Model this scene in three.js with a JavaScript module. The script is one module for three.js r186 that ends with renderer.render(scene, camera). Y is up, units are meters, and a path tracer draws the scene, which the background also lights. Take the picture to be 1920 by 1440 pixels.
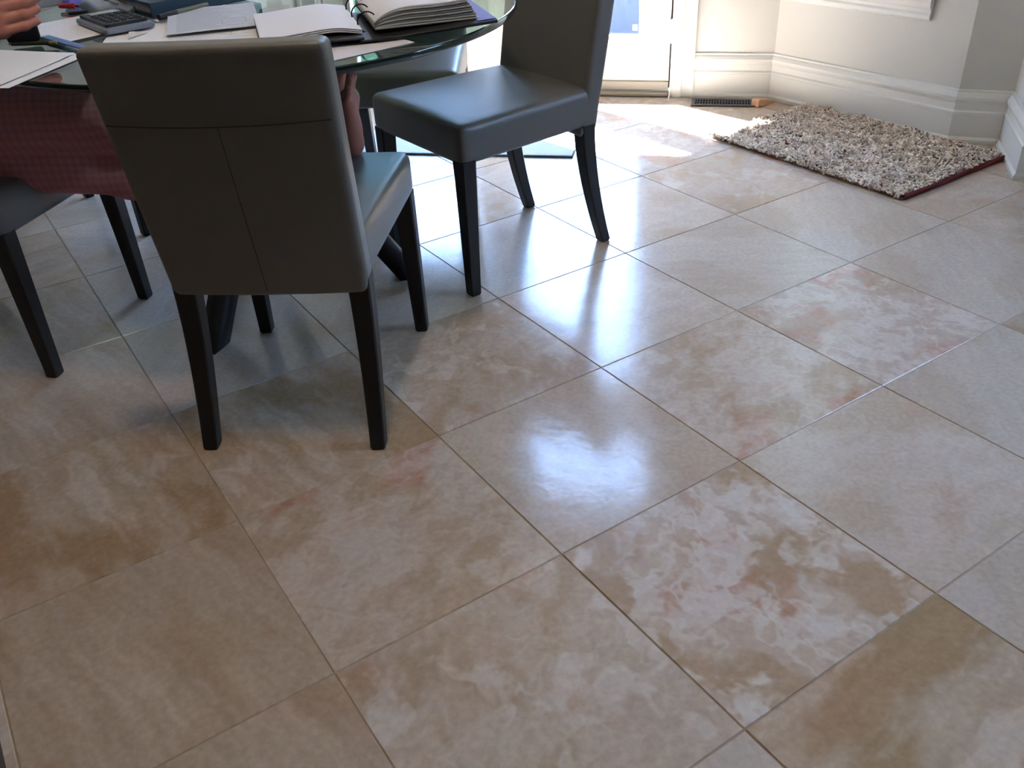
import * as THREE from 'three';
import { mergeGeometries, mergeVertices } from 'three/addons/utils/BufferGeometryUtils.js';
import { ImprovedNoise } from 'three/addons/math/ImprovedNoise.js';

// ---------------------------------------------------------------- camera, sky, sun, exposure
const scene = new THREE.Scene();
const camera = new THREE.PerspectiveCamera(46.077, 4 / 3, 0.02, 200);
camera.position.set(-0.2513, 1.1810, 0.5331);
camera.up.set(0.33865, 0.83401, -0.43559);
{ // orientation fitted to the floor tile grid: right, up, back
  const m = new THREE.Matrix4().makeBasis(
    new THREE.Vector3(0.82967, -0.04632, 0.55633), new THREE.Vector3(0.33865, 0.83401, -0.43559), new THREE.Vector3(-0.44381, 0.54980, 0.70764));
  camera.quaternion.setFromRotationMatrix(m);
}
const renderer = new THREE.WebGLRenderer({ antialias: true });
renderer.toneMapping = THREE.LinearToneMapping;
renderer.toneMappingExposure = 1.8;
renderer.shadowMap.enabled = true;
{ // clear blue sky, paler towards the horizon, the same all round
  const W = 64, H = 128, d = new Float32Array(W * H * 4);
  for (let y = 0; y < H; y++) {
    const el = ((y + 0.5) / H - 0.5) * Math.PI, t = Math.pow(Math.max(0, Math.sin(el)), 0.55);
    const c = el < 0 ? [0.5, 0.52, 0.5] : [0.85 - 0.48 * t, 1.02 - 0.37 * t, 1.36 - 0.15 * t];
    for (let x = 0; x < W; x++) for (let k = 0; k < 4; k++) d[(y * W + x) * 4 + k] = k < 3 ? c[k] : 1;
  }
  const sky = new THREE.DataTexture(d, W, H, THREE.RGBAFormat, THREE.FloatType);
  sky.mapping = THREE.EquirectangularReflectionMapping; sky.magFilter = THREE.LinearFilter; sky.needsUpdate = true;
  scene.background = sky; scene.environment = sky;
  scene.backgroundIntensity = 13; scene.environmentIntensity = 13;
}
const sun = new THREE.DirectionalLight(0xfff9f0, 125);
{
  const el = 46.5 * Math.PI / 180, hx = 0.15, hz = 0.9887;         // travels towards +z, slightly +x
  const dir = new THREE.Vector3(hx * Math.cos(el), -Math.sin(el), hz * Math.cos(el));
  sun.target.position.set(1.5, 0, -2.5); sun.position.copy(sun.target.position).addScaledVector(dir, -20);
  sun.castShadow = true; const s = sun.shadow.camera; s.left = s.bottom = -9; s.right = s.top = 9; s.near = 1; s.far = 50; sun.shadow.mapSize.set(4096, 4096);
  scene.add(sun, sun.target);
}

// ---------------------------------------------------------------- helpers
const V = (x, y, z) => new THREE.Vector3(x, y, z);
let seed = 7; const rnd = () => { seed = (seed + 0x6d2b79f5) | 0; let t = Math.imul(seed ^ (seed >>> 15), 1 | seed); t = (t + Math.imul(t ^ (t >>> 7), 61 | t)) ^ t; return ((t ^ (t >>> 14)) >>> 0) / 4294967296; };
const clamp = (x, a = 0, b = 1) => Math.min(b, Math.max(a, x)), lerp = (a, b, t) => a + (b - a) * t, smooth = (a, b, x) => { const t = clamp((x - a) / (b - a)); return t * t * (3 - 2 * t); };
const perlin = new ImprovedNoise();
const fbm = (x, y, z, o = 4) => { let s = 0, a = 0.5, f = 1; for (let i = 0; i < o; i++) { s += a * perlin.noise(x * f, y * f, z + i * 7.3); a *= 0.5; f *= 2.03; } return s; };
const used = new Map();
function numbered(n) { const k = used.get(n) ?? 0; used.set(n, k + 1); return k ? n + '_' + String(k).padStart(3, '0') : n; }
function tag(o, label, category, group) { o.userData = { label, category }; if (group) o.userData.group = group; return o; }
function thing(name, label, category, pos = [0, 0, 0], turn = 0, group) {
  const o = new THREE.Group(); o.name = numbered(name); o.position.set(...pos); o.rotation.y = turn; scene.add(o); return tag(o, label, category, group);
}
function mesh(name, geo, mat, parent = scene) {
  const g = Array.isArray(geo) ? merge(geo) : geo;
  const m = new THREE.Mesh(g, mat); m.name = parent === scene ? numbered(name) : name; m.castShadow = m.receiveShadow = true; parent.add(m); return m;
}
function merge(list) { return mergeGeometries(list.map((g) => { const n = g.index ? g.toNonIndexed() : g; for (const k of Object.keys(n.attributes)) if (!['position', 'normal', 'uv'].includes(k)) n.deleteAttribute(k); if (!n.attributes.uv) n.setAttribute('uv', new THREE.BufferAttribute(new Float32Array(n.attributes.position.count * 2), 2)); return n; })); }
function struct(name, geo, mat) { const m = mesh(name, geo, mat); m.userData.kind = 'structure'; return m; }
const box = (w, h, d, x = 0, y = 0, z = 0) => new THREE.BoxGeometry(w, h, d).translate(x, y, z);
// a box with rounded edges, fine enough to be bent by f(v)
function soft(w, h, d, r, n = [8, 8, 8], f) {
  const g = new THREE.BoxGeometry(w, h, d, ...n), p = g.attributes.position, v = V(0, 0, 0), q = V(0, 0, 0);
  const half = [w / 2, h / 2, d / 2];
  const push = (x, H) => { // more rows near the edges
    const t = x / H; return H * Math.sign(t) * (1 - Math.pow(Math.max(0, 1 - Math.abs(t)), 1.5)); };
  for (let i = 0; i < p.count; i++) {
    v.set(push(p.getX(i), half[0]), push(p.getY(i), half[1]), push(p.getZ(i), half[2]));
    const rr = Math.min(r, ...half);
    q.set(clamp(v.x, rr - half[0], half[0] - rr), clamp(v.y, rr - half[1], half[1] - rr), clamp(v.z, rr - half[2], half[2] - rr));
    v.sub(q); if (v.lengthSq() > 1e-12) v.setLength(rr); v.add(q);
    if (f) f(v);
    p.setXYZ(i, v.x, v.y, v.z);
  }
  g.deleteAttribute('normal'); g.deleteAttribute('uv');
  const m = mergeVertices(g, 1e-5); m.computeVertexNormals();
  const c = m.attributes.position, uv = new Float32Array(c.count * 2), nn = m.attributes.normal;
  for (let i = 0; i < c.count; i++) { const ax = Math.abs(nn.getX(i)), ay = Math.abs(nn.getY(i)), az = Math.abs(nn.getZ(i));
    if (ay >= ax && ay >= az) { uv[2 * i] = c.getX(i); uv[2 * i + 1] = c.getZ(i); } else if (az >= ax) { uv[2 * i] = c.getX(i); uv[2 * i + 1] = c.getY(i); } else { uv[2 * i] = c.getZ(i); uv[2 * i + 1] = c.getY(i); } }
  m.setAttribute('uv', new THREE.BufferAttribute(uv, 2)); return m;
}
// a square bar with eased corners, swept through rings [x, y, z, width, depth]
function bar(rings) {
  const C = 0.16, sec = [[-1 + C, -1], [1 - C, -1], [1, -1 + C], [1, 1 - C], [1 - C, 1], [-1 + C, 1], [-1, 1 - C], [-1, -1 + C]], n = 8;
  const pos = [], idx = [];
  for (const [x, y, z, w, d] of rings) for (const [a, b] of sec) pos.push(x + a * w / 2, y, z + b * d / 2);
  for (let i = 0; i + 1 < rings.length; i++) for (let k = 0; k < n; k++) { const a = i * n + k, b = i * n + (k + 1) % n; idx.push(a, b, a + n, b, b + n, a + n); }
  const e = (rings.length - 1) * n; for (let k = 1; k + 1 < n; k++) { idx.push(0, k, k + 1); idx.push(e, e + k + 1, e + k); }
  const up = rings[1][1] > rings[0][1]; if (up) for (let i = 0; i < idx.length; i += 3) [idx[i + 1], idx[i + 2]] = [idx[i + 2], idx[i + 1]];
  let g = new THREE.BufferGeometry(); g.setAttribute('position', new THREE.Float32BufferAttribute(pos, 3)); g.setIndex(idx); g = g.toNonIndexed(); g.computeVertexNormals(); return g;
}
const tube = (pts, r, seg = 24, rad = 8, closed = false) => new THREE.TubeGeometry(new THREE.CatmullRomCurve3(pts.map((p) => V(...p)), closed), seg, r, rad, closed);
// texture from a function (u, v) -> [r, g, b] in sRGB 0..255
function texture(w, h, fn, srgb = true, repeat = false) {
  const d = new Uint8Array(w * h * 4);
  for (let y = 0; y < h; y++) for (let x = 0; x < w; x++) { const c = fn((x + 0.5) / w, (y + 0.5) / h), i = (y * w + x) * 4; d[i] = clamp(c[0], 0, 255); d[i + 1] = clamp(c[1], 0, 255); d[i + 2] = clamp(c[2], 0, 255); d[i + 3] = 255; }
  const t = new THREE.DataTexture(d, w, h); t.magFilter = THREE.LinearFilter; t.minFilter = THREE.LinearMipmapLinearFilter; t.generateMipmaps = true; if (srgb) t.colorSpace = THREE.SRGBColorSpace;
  if (repeat) t.wrapS = t.wrapT = THREE.RepeatWrapping; t.needsUpdate = true; return t;
}
const std = (color, roughness = 0.6, more = {}) => new THREE.MeshStandardMaterial({ color, roughness, ...more });
const phys = (color, roughness = 0.5, more = {}) => new THREE.MeshPhysicalMaterial({ color, roughness, ...more });

// ---------------------------------------------------------------- materials
const M = {
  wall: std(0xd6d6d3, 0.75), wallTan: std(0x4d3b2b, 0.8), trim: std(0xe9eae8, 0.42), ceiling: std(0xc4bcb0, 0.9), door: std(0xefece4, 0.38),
  blackGap: std(0x0d0d0d, 0.8), threshold: std(0x9a968c, 0.45, { metalness: 0.6 }),
  glass: phys(0xf4faff, 0.0, { transmission: 1, thickness: 0, ior: 1.5 }),
  tableGlass: phys(0xcfe2df, 0.0, { transmission: 1, thickness: 0, ior: 1.52 }),
  glassRim: phys(0x0e2326, 0.12, { clearcoat: 1, clearcoatRoughness: 0.05 }),
  espresso: phys(0x060505, 0.55), darkWood: std(0x1c0f0b, 0.45),
  seam: std(0x383430, 0.8), grout: std(0xab9881, 0.95), vent: std(0x4a4d54, 0.5, { metalness: 0.4 }), ventDark: std(0x0c0c0e, 0.9),
  patio: std(0x8d8f92, 0.9), outWall: std(0xb8a696, 0.9), slate: std(0x263449, 0.7), lawn: std(0x5d7440, 0.95),
};
{ // leather: fine pebble
  const bump = texture(512, 512, (u, v) => { const a = fbm(u * 60, v * 60, 3.1, 2) + 0.5 * perlin.noise(u * 140, v * 140, 9); const c = 128 + 120 * a; return [c, c, c]; }, false, true);
  bump.repeat.set(6, 6);
  M.leather = phys(0x625f5b, 0.43, { bumpMap: bump, bumpScale: 0.0004, clearcoat: 0.12, clearcoatRoughness: 0.3 });
}
// travertine, one texture per kind of tile
function travertine(k) {
  const P = [ // [base, veil, tan, pink, streak, angle]
    { mottle: 0.25, tan: 0.35, pink: 0.2, streak: 2.2, ang: 0.2, base: [196, 178, 156] },   // streaky beige
    { mottle: 1.0, tan: 0.9, pink: 0.7, streak: 1, ang: 0, base: [205, 186, 165] },          // strongly clouded, white nets
    { mottle: 0.35, tan: 0.3, pink: 0.25, streak: 1, ang: 0, base: [210, 196, 178] },        // pale plain
    { mottle: 0.55, tan: 0.6, pink: 0.9, streak: 1.2, ang: 0.6, base: [207, 190, 170] },     // peach patches
    { mottle: 0.9, tan: 0.6, pink: 0.4, streak: 1.2, ang: 1.2, base: [203, 186, 166] },    // medium
    { mottle: 0.8, tan: 0.5, pink: 1.0, streak: 1, ang: 0.3, base: [206, 190, 174] },        // rose blotch
    { mottle: 0.2, tan: 0.25, pink: 0.15, streak: 1.6, ang: 0.9, base: [206, 194, 178] },    // pale grey beige
    { mottle: 0.5, tan: 0.9, pink: 0.2, streak: 1.8, ang: 0.1, base: [198, 178, 152] },      // tan
  ][k], s = 11.7 * (k + 1), ca = Math.cos(P.ang), sa = Math.sin(P.ang), net = k === 1 || k === 5 || k === 3 ? 1 : 0.45;
  return texture(512, 512, (u, v) => {
    const x0 = u * 0.454, y0 = v * 0.454, wx = fbm(x0 * 9, y0 * 9, s + 30, 3) * 0.035, wy = fbm(x0 * 9, y0 * 9, s + 60, 3) * 0.035;
    const x = (x0 * ca - y0 * sa + wx) / P.streak, y = x0 * sa + y0 * ca + wy;
    const big = fbm(x * 5, y * 5, s, 4), mid = fbm(x * 14, y * 14, s + 9, 4), fine = fbm(x0 * 90, y0 * 90, s + 17, 3);
    let c = [...P.base];
    const tan = P.tan * smooth(-0.02, 0.22, big + 0.35 * mid), pink = P.pink * smooth(0.08, 0.3, fbm(x * 5, y * 5, s + 44, 3) + 0.15 * mid);
    c = c.map((b, i) => b + tan * [-22, -30, -40][i] + pink * [-4, -24, -24][i]);
    const ridge = 1 - Math.abs(fbm(x0 * 16 + wx * 20, y0 * 16 + wy * 20, s + 80, 3)) * 4.6, cloud = smooth(0.02, 0.2, mid * 0.9 - big * 0.5);
    const white = P.mottle * clamp(0.75 * cloud + net * 0.7 * smooth(0.35, 0.95, ridge) * smooth(-0.25, 0.15, -big + 0.1));
    c = c.map((b, i) => lerp(b, [230, 223, 212][i], white * 0.8));
    const streak = fbm(x * 4, y * 42, s + 5, 3) * (k === 0 || k === 7 ? 18 : 8);
    return c.map((b, i) => b + fine * 18 + streak);
  });
}
{
  const relief = texture(512, 512, (u, v) => { const a = fbm(u * 7, v * 7, 2.2, 3) * 0.9 + fbm(u * 34, v * 34, 8.8, 3) * 0.22; const c = 128 + 150 * a; return [c, c, c]; }, false, true);
  M.tiles = [];
  for (let k = 0; k < 8; k++) { const map = travertine(k); M.tiles.push([0.15, 0.2].map((rough) => std(0xe6e2e6, rough, { map, bumpMap: relief, bumpScale: 0.0006 }))); }
}

// ---------------------------------------------------------------- outline of the room
const A0 = [1.39, -3.736], A1 = [2.866, -2.185], B1 = [2.935, -1.363], C1 = [3.043, -1.215], D1 = [2.775, -0.985], E1 = [3.3, -0.37], F1 = [3.3, 5.9], G1 = [-2.1, 5.9], H1 = [-2.1, -1.9], I1 = [-0.75, -3.74];
// a slab under or over the room, reaching to the outer face of the walls
function roomSlab(t) {
  const ring = [[1.45, -3.88], [3.01, -2.24], [3.09, -1.40], [3.44, -1.2], [3.44, 6.04], [-2.24, 6.04], [-2.24, -1.97], [-0.81, -3.88]];
  return new THREE.ExtrudeGeometry(new THREE.Shape(ring.map(([x, z]) => new THREE.Vector2(x, -z))), { depth: t, bevelEnabled: false }).rotateX(-Math.PI / 2);
}

// ---------------------------------------------------------------- floor
const S = 0.457;
{
  const floor = struct('floor', roomSlab(0.2).translate(0, -0.202, 0), M.grout);
  const h = (S - 0.0022) / 2, e = 0.0012, ht = 0.002;
  const variants = [0, 1, 2, 3].map((turn) => {
    const top = [[-h + e, -h + e], [h - e, -h + e], [h - e, h - e], [-h + e, h - e]], out = [[-h, -h], [h, -h], [h, h], [-h, h]];
    const pos = [], uv = [], quad = (a, b, c, d) => { for (const p of [a, b, c, a, c, d]) { pos.push(...p); let U = (p[0] + h) / (2 * h), W = (p[2] + h) / (2 * h); for (let t = 0; t < turn; t++) [U, W] = [W, 1 - U]; uv.push(U, W); } };
    quad(...[3, 2, 1, 0].map((i) => [top[i][0], 0, top[i][1]]));
    for (let i = 0; i < 4; i++) { const j = (i + 1) % 4; quad([top[i][0], 0, top[i][1]], [top[j][0], 0, top[j][1]], [out[j][0], -e, out[j][1]], [out[i][0], -e, out[i][1]]); quad([out[i][0], -e, out[i][1]], [out[j][0], -e, out[j][1]], [out[j][0], -ht - 0.004, out[j][1]], [out[i][0], -ht - 0.004, out[i][1]]); }
    const g = new THREE.BufferGeometry(); g.setAttribute('position', new THREE.Float32BufferAttribute(pos, 3)); g.setAttribute('uv', new THREE.Float32BufferAttribute(uv, 2)); g.computeVertexNormals(); return g;
  });
  // kinds of the tiles that the photograph shows, by column and row of the grid
  const kind = { '0,0': 4, '1,0': 1, '0,1': 3, '1,1': 2, '2,1': 3, '2,0': 2, '-1,1': 0, '3,1': 5, '2,-1': 6, '1,-1': 7, '-1,0': 0, '0,-1': 6, '-1,2': 7, '0,2': 7, '1,2': 4, '2,2': 2, '3,2': 6, '4,1': 6, '4,2': 6, '5,2': 2, '3,0': 6, '3,3': 2, '4,3': 4, '2,3': 6, '1,3': 6, '-2,2': 0, '-2,3': 0, '-1,3': 0 };
  for (let i = -5; i < 8; i++) for (let j = -13; j < 8; j++) {
    const k = kind[i + ',' + j] ?? (i < 2 && j > 2 ? [0, 6, 6][Math.floor(rnd() * 3)] : Math.floor(rnd() * 8)), t = mesh('floor_tile', variants[Math.floor(rnd() * 4)], M.tiles[k][rnd() < 0.5 ? 0 : 1], floor);
    t.position.set((i + 0.5) * S, 0, -(j + 0.5) * S); t.rotation.set((rnd() - 0.5) * 0.003, 0, (rnd() - 0.5) * 0.003);
  }
}

// ---------------------------------------------------------------- walls
// each wall: inner foot line a -> b (the room on the right-hand side of a -> b), thickness outwards, openings [s0, s1, h0, h1]
const CEIL = 2.62, TH = 0.14;
function frameOf(a, b) {
  const e = V(b[0] - a[0], 0, b[1] - a[1]), L = e.length(); e.normalize(); const out = V(e.z, 0, -e.x);
  const m = new THREE.Matrix4().makeBasis(e, V(0, 1, 0), V(-out.x, 0, -out.z)); m.setPosition(a[0], 0, a[1]);   // local x along, y up, z into the room
  return { L, m, e, out };
}
function wallGeo(a, b, openings = [], ext = [0.06, 0.06]) {
  const { L, m } = frameOf(a, b), parts = [], x0 = -ext[0], x1 = L + ext[1], cuts = [x0, x1];
  for (const o of openings) cuts.push(o[0], o[1]);
  cuts.sort((p, q) => p - q);
  for (let i = 0; i + 1 < cuts.length; i++) {
    const l = cuts[i], r = cuts[i + 1]; if (r - l < 1e-5) continue;
    const c = (l + r) / 2, holes = openings.filter((o) => o[0] < c && c < o[1]).sort((p, q) => p[2] - q[2]); let y = 0;
    for (const o of [...holes, [0, 0, CEIL, CEIL]]) { if (o[2] - y > 1e-5) parts.push(box(r - l, o[2] - y, TH, c, (y + o[2]) / 2, -TH / 2)); y = o[3]; }
  }
  return merge(parts).applyMatrix4(m);
}
const baseProfile = [[0, 0], [0.024, 0], [0.024, 0.012], [0.017, 0.022], [0.017, 0.1], [0.0185, 0.104], [0.0185, 0.112], [0.013, 0.118], [0.013, 0.142], [0.017, 0.148], [0.021, 0.157], [0.021, 0.166], [0.015, 0.176], [0.009, 0.182], [0.009, 0.188], [0, 0.191]];
function skirting(a, b, s0, s1, mit0 = 0, mit1 = 0) { // mitre: how far the front face runs past (+) or short (-) of the end, per depth
  const { m } = frameOf(a, b), sh = new THREE.Shape(baseProfile.map(([z, y]) => new THREE.Vector2(-z, y)));
  const g = new THREE.ExtrudeGeometry(sh, { depth: s1 - s0, bevelEnabled: false }).rotateY(Math.PI / 2);   // shape x -> -z, extrude -> +x
  const p = g.attributes.position; for (let i = 0; i < p.count; i++) { const x = p.getX(i), z = p.getZ(i); p.setX(i, s0 + x + (x < 1e-6 ? -mit0 * z : mit1 * z)); }
  g.computeVertexNormals(); return g.applyMatrix4(m);
}
const sOf = 1.401;   // s along the door wall is measured from (2.356, -2.721), which lies 1.401 m from A0
struct('wall_door', wallGeo(A0, A1, [[sOf - 1.305, sOf - 0.5, 0, 1.87], [sOf - 0.5, sOf + 0.305, 0, 1.87], [sOf - 0.499, sOf + 0.3, 1.98, 2.44]]), M.wall);
struct('wall_right', wallGeo(A1, B1, [[0.1, 0.62, 0.5, 2.1]], [0.06, 0]), M.wall);
struct('wall_corner', [wallGeo(B1, C1, [], [0, 0.1]), box(0.14, CEIL, 0.14).rotateY(-1.2).translate(B1[0] + 0.118, CEIL / 2, B1[1] - 0.045)], M.wall);
struct('wall_return', wallGeo(C1, D1, [], [0.1, 0]), M.wall);
struct('wall_side', wallGeo(D1, E1, [], [0, 0.05]), M.wall);
struct('wall_passage', wallGeo(E1, F1, [[0.7, 1.9, 0.85, 1.95]]), M.wall);
struct('wall_behind', wallGeo(F1, G1), M.wallTan);
struct('wall_left', wallGeo(G1, H1, []), M.wallTan);
struct('wall_bay', wallGeo(H1, I1), M.wallTan);
struct('wall_garden', wallGeo(I1, A0), M.wall);
struct('ceiling', roomSlab(0.15).translate(0, CEIL, 0), M.ceiling);
{ // roof edge over the bay: it keeps the high sun off all but the feet of the windows
  const chain = [B1, A1, A0, I1, H1], off = (d) => chain.map((p, i) => { // parallel to the walls, mitred at the corners
    const a = chain[Math.max(0, i - 1)], b = chain[Math.min(chain.length - 1, i + 1)], n1 = i ? frameOf(p, a).out : null, n2 = i < chain.length - 1 ? frameOf(b, p).out : null;
    const n = n1 && n2 ? n1.clone().add(n2) : (n1 ?? n2).clone(); n.normalize(); const k = d / n.dot(n1 ?? n2); return [p[0] + n.x * k, p[1] + n.z * k];
  });
  const sh = new THREE.Shape([...off(1.66), ...off(0.02).reverse()].map(([x, z]) => new THREE.Vector2(x, -z)));
  struct('roof_overhang', new THREE.ExtrudeGeometry(sh, { depth: 0.12, bevelEnabled: false }).rotateX(-Math.PI / 2).translate(0, 3.72, 0), M.trim);
  struct('upper_wall', new THREE.ExtrudeGeometry(new THREE.Shape([...off(0.14), ...off(0.02).reverse()].map(([x, z]) => new THREE.Vector2(x, -z))), { depth: 1.11, bevelEnabled: false }).rotateX(-Math.PI / 2).translate(0, CEIL, 0), M.outWall);
}
struct('baseboard_door', [skirting(A0, A1, sOf + 0.408, frameOf(A0, A1).L, 0, -0.35)], M.trim);
struct('baseboard_right', skirting(A1, B1, 0, frameOf(A1, B1).L, -0.35, 0.28), M.trim);
struct('baseboard_corner', skirting(B1, C1, 0, frameOf(B1, C1).L, 0.28, -1), M.trim);
struct('baseboard_return', skirting(C1, D1, 0, frameOf(C1, D1).L, -1, 1), M.trim);
struct('baseboard_side', skirting(D1, E1, 0, frameOf(D1, E1).L, 1, 0), M.trim);
struct('baseboard_garden', skirting(I1, A0, 0, frameOf(I1, A0).L), M.trim);
struct('baseboard_bay', skirting(H1, I1, 0, frameOf(H1, I1).L), M.trim);
struct('baseboard_left', skirting(G1, H1, 0, frameOf(G1, H1).L), M.trim);

// windows: frame, sashes, pane, sill and apron
function windowUnit(a, b, o, mullions, name, sill = true) {
  const { m } = frameOf(a, b), g = new THREE.Group(); g.name = name; g.userData.kind = 'structure'; scene.add(g); g.applyMatrix4(m);
  const [s0, s1, h0, h1] = o, w = s1 - s0, c = (s0 + s1) / 2, f = 0.045, z = -0.075;
  mesh('window_frame', [box(f, h1 - h0, 0.07, s0 + f / 2, (h0 + h1) / 2, z), box(f, h1 - h0, 0.07, s1 - f / 2, (h0 + h1) / 2, z), box(w - 2 * f, f, 0.07, c, h0 + f / 2, z), box(w - 2 * f, f, 0.07, c, h1 - f / 2, z)], M.trim, g);
  for (let i = 0; i < mullions; i++) mesh('mullion', box(0.05, h1 - h0 - 2 * f, 0.06, s0 + w * (i + 1) / (mullions + 1), (h0 + h1) / 2, z), M.trim, g);
  mesh('pane', box(w - 2 * f, h1 - h0 - 2 * f, 0.004, c, (h0 + h1) / 2, z), M.glass, g);
  const cs = 0.075; // casing round the opening
  mesh('casing', [box(cs, h1 - h0 + cs, 0.018, s0 - cs / 2, (h0 + h1 + cs) / 2, 0.009), box(cs, h1 - h0 + cs, 0.018, s1 + cs / 2, (h0 + h1 + cs) / 2, 0.009), box(w, cs, 0.018, c, h1 + cs / 2, 0.009)], M.trim, g);
  if (sill) {
    const e0 = s0 - 0.08, e1 = s1 + 0.045;
    const ap = new THREE.Shape([[0, 0.405], [-0.006, 0.405], [-0.013, 0.412], [-0.014, 0.424], [-0.010, 0.432], [-0.012, 0.442], [-0.020, 0.452], [-0.024, 0.470], [-0.024, 0.478], [0, 0.478]].map((p) => new THREE.Vector2(...p)));
    const ext = (sh, l) => new THREE.ExtrudeGeometry(sh, { depth: l, bevelEnabled: false }).rotateY(Math.PI / 2);
    mesh('apron', ext(ap, e1 - e0).translate(e0, 0, 0), M.trim, g);
    mesh('window_sill', soft(e1 - e0 + 0.03, 0.026, 0.15, 0.01, [6, 4, 6]).translate((e0 + e1) / 2, 0.491, -0.03), M.trim, g);
  }
  return g;
}
{ // right window with a drawn white roller blind
  const w = windowUnit(A1, B1, [0.1, 0.62, 0.5, 2.1], 0, 'window_1');
  mesh('roller_blind', [box(0.505, 1.56, 0.0012, 0.36, 1.305, -0.025), new THREE.CylinderGeometry(0.02, 0.02, 0.5, 16).rotateZ(Math.PI / 2).translate(0.36, 2.075, -0.03), box(0.5, 0.025, 0.008, 0.36, 0.525, -0.025)], phys(0xf0eee8, 0.95, { transmission: 0.4, thickness: 0 }), w);
}
windowUnit(A0, A1, [sOf - 0.5, sOf + 0.3, 1.98, 2.44], 0, 'window_2', false);
windowUnit(E1, F1, [0.7, 1.9, 0.85, 1.95], 1, 'window_3', false);
for (const [name, s0, s1, hingeRight] of [['door_1', -0.5, 0.3, true], ['door_2', -1.3, -0.5, false]]) { // a pair of glazed garden doors with their casing
  const { m } = frameOf(A0, A1), g = new THREE.Group(); g.name = name; g.userData.kind = 'structure'; g.applyMatrix4(m); scene.add(g);
  const L = sOf + s0 + 0.003, R = sOf + s1 - 0.003, zc = -0.03, th = 0.044, gl = [L + (hingeRight ? 0.115 : 0.132), R - (hingeRight ? 0.132 : 0.115), 0.25, 1.52];
  mesh('door_leaf', [box(gl[0] - L, 1.83, th, (L + gl[0]) / 2, 0.945, zc), box(R - gl[1], 1.83, th, (R + gl[1]) / 2, 0.945, zc), box(gl[1] - gl[0], gl[2] - 0.03, th, (gl[0] + gl[1]) / 2, (gl[2] + 0.03) / 2, zc), box(gl[1] - gl[0], 1.86 - gl[3], th, (gl[0] + gl[1]) / 2, (gl[3] + 1.86) / 2, zc)], M.door, g);
  const b = 0.024, bw = gl[1] - gl[0], bh = gl[3] - gl[2], bead = (w, h, x, y) => soft(w, h, 0.022, 0.007, [4, 4, 4]).translate(x, y, zc + th / 2);
  mesh('glazing_bead', [bead(b, bh + 2 * b, gl[0] - b / 2 + 0.006, (gl[2] + gl[3]) / 2), bead(b, bh + 2 * b, gl[1] + b / 2 - 0.006, (gl[2] + gl[3]) / 2), bead(bw, b, (gl[0] + gl[1]) / 2, gl[2] - b / 2 + 0.006), bead(bw, b, (gl[0] + gl[1]) / 2, gl[3] + b / 2 - 0.006)], M.door, g);
  mesh('pane', box(bw, bh, 0.006, (gl[0] + gl[1]) / 2, (gl[2] + gl[3]) / 2, zc), M.glass, g);
  mesh('door_sweep', box(R - L, 0.034, 0.012, (L + R) / 2, 0.045, zc + th / 2 + 0.006), std(0xb5b1a8, 0.6), g);
  mesh('threshold', soft(R - L + 0.006, 0.024, 0.13, 0.006, [4, 4, 6]).translate((L + R) / 2, 0.012, -0.04), M.threshold, g);
  const h = hingeRight ? R : L, o = hingeRight ? 1 : -1;
  mesh('weatherstrip', box(0.004, 1.83, 0.03, h + o * 0.003, 0.945, zc), M.blackGap, g);
  for (const y of [0.277, 0.95, 1.62]) mesh('hinge', [new THREE.CylinderGeometry(0.0075, 0.0075, 0.1, 12).translate(h + o * 0.004, y, zc + th / 2 + 0.006), box(0.03, 0.1, 0.004, h + o * 0.004, y, zc + th / 2)], M.door, g);
  // casing: stepped profile on the hinge side, head above
  const x0 = sOf + (hingeRight ? 0.306 : -1.306), w = o * 0.102, k = 0.102;
  mesh('door_casing', [box(k, 1.92, 0.012, x0 + w / 2, 0.96, 0.006), box(k * 0.34, 1.92, 0.022, x0 + w * 0.3, 0.96, 0.011), box(k * 0.16, 1.92, 0.028, x0 + w * 0.92, 0.96, 0.014)], M.trim, g);
  mesh('head_casing', box(0.9, 0.09, 0.02, (L + R) / 2 + o * 0.05, 1.918, 0.01), M.trim, g);
  if (hingeRight) {
    mesh('astragal', soft(0.03, 1.83, 0.014, 0.004, [2, 2, 2]).translate(L, 0.945, zc + th / 2 + 0.006), M.door, g);
    mesh('door_handle', [new THREE.CylinderGeometry(0.026, 0.026, 0.012, 20).rotateX(Math.PI / 2).translate(L + 0.06, 0.92, zc + th / 2 + 0.006), new THREE.CylinderGeometry(0.008, 0.008, 0.05, 12).rotateX(Math.PI / 2).translate(L + 0.06, 0.92, zc + th / 2 + 0.03), soft(0.11, 0.018, 0.014, 0.006, [6, 4, 4]).translate(L + 0.1, 0.92, zc + th / 2 + 0.055)], std(0xb9b6ae, 0.3, { metalness: 0.9 }), g);
  } else continue;
  const st = mesh('sticker', soft(0.021, 0.023, 0.002, 0.0009, [4, 4, 2]), std(0xf5f8ff, 0.5)); st.position.set(gl[1] - 0.024, gl[2] + 0.036, zc + 0.0045).applyMatrix4(m); st.quaternion.setFromRotationMatrix(m);
  tag(st, 'small white square sticker in the bottom corner of the door glass', 'sticker');
}

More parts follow.
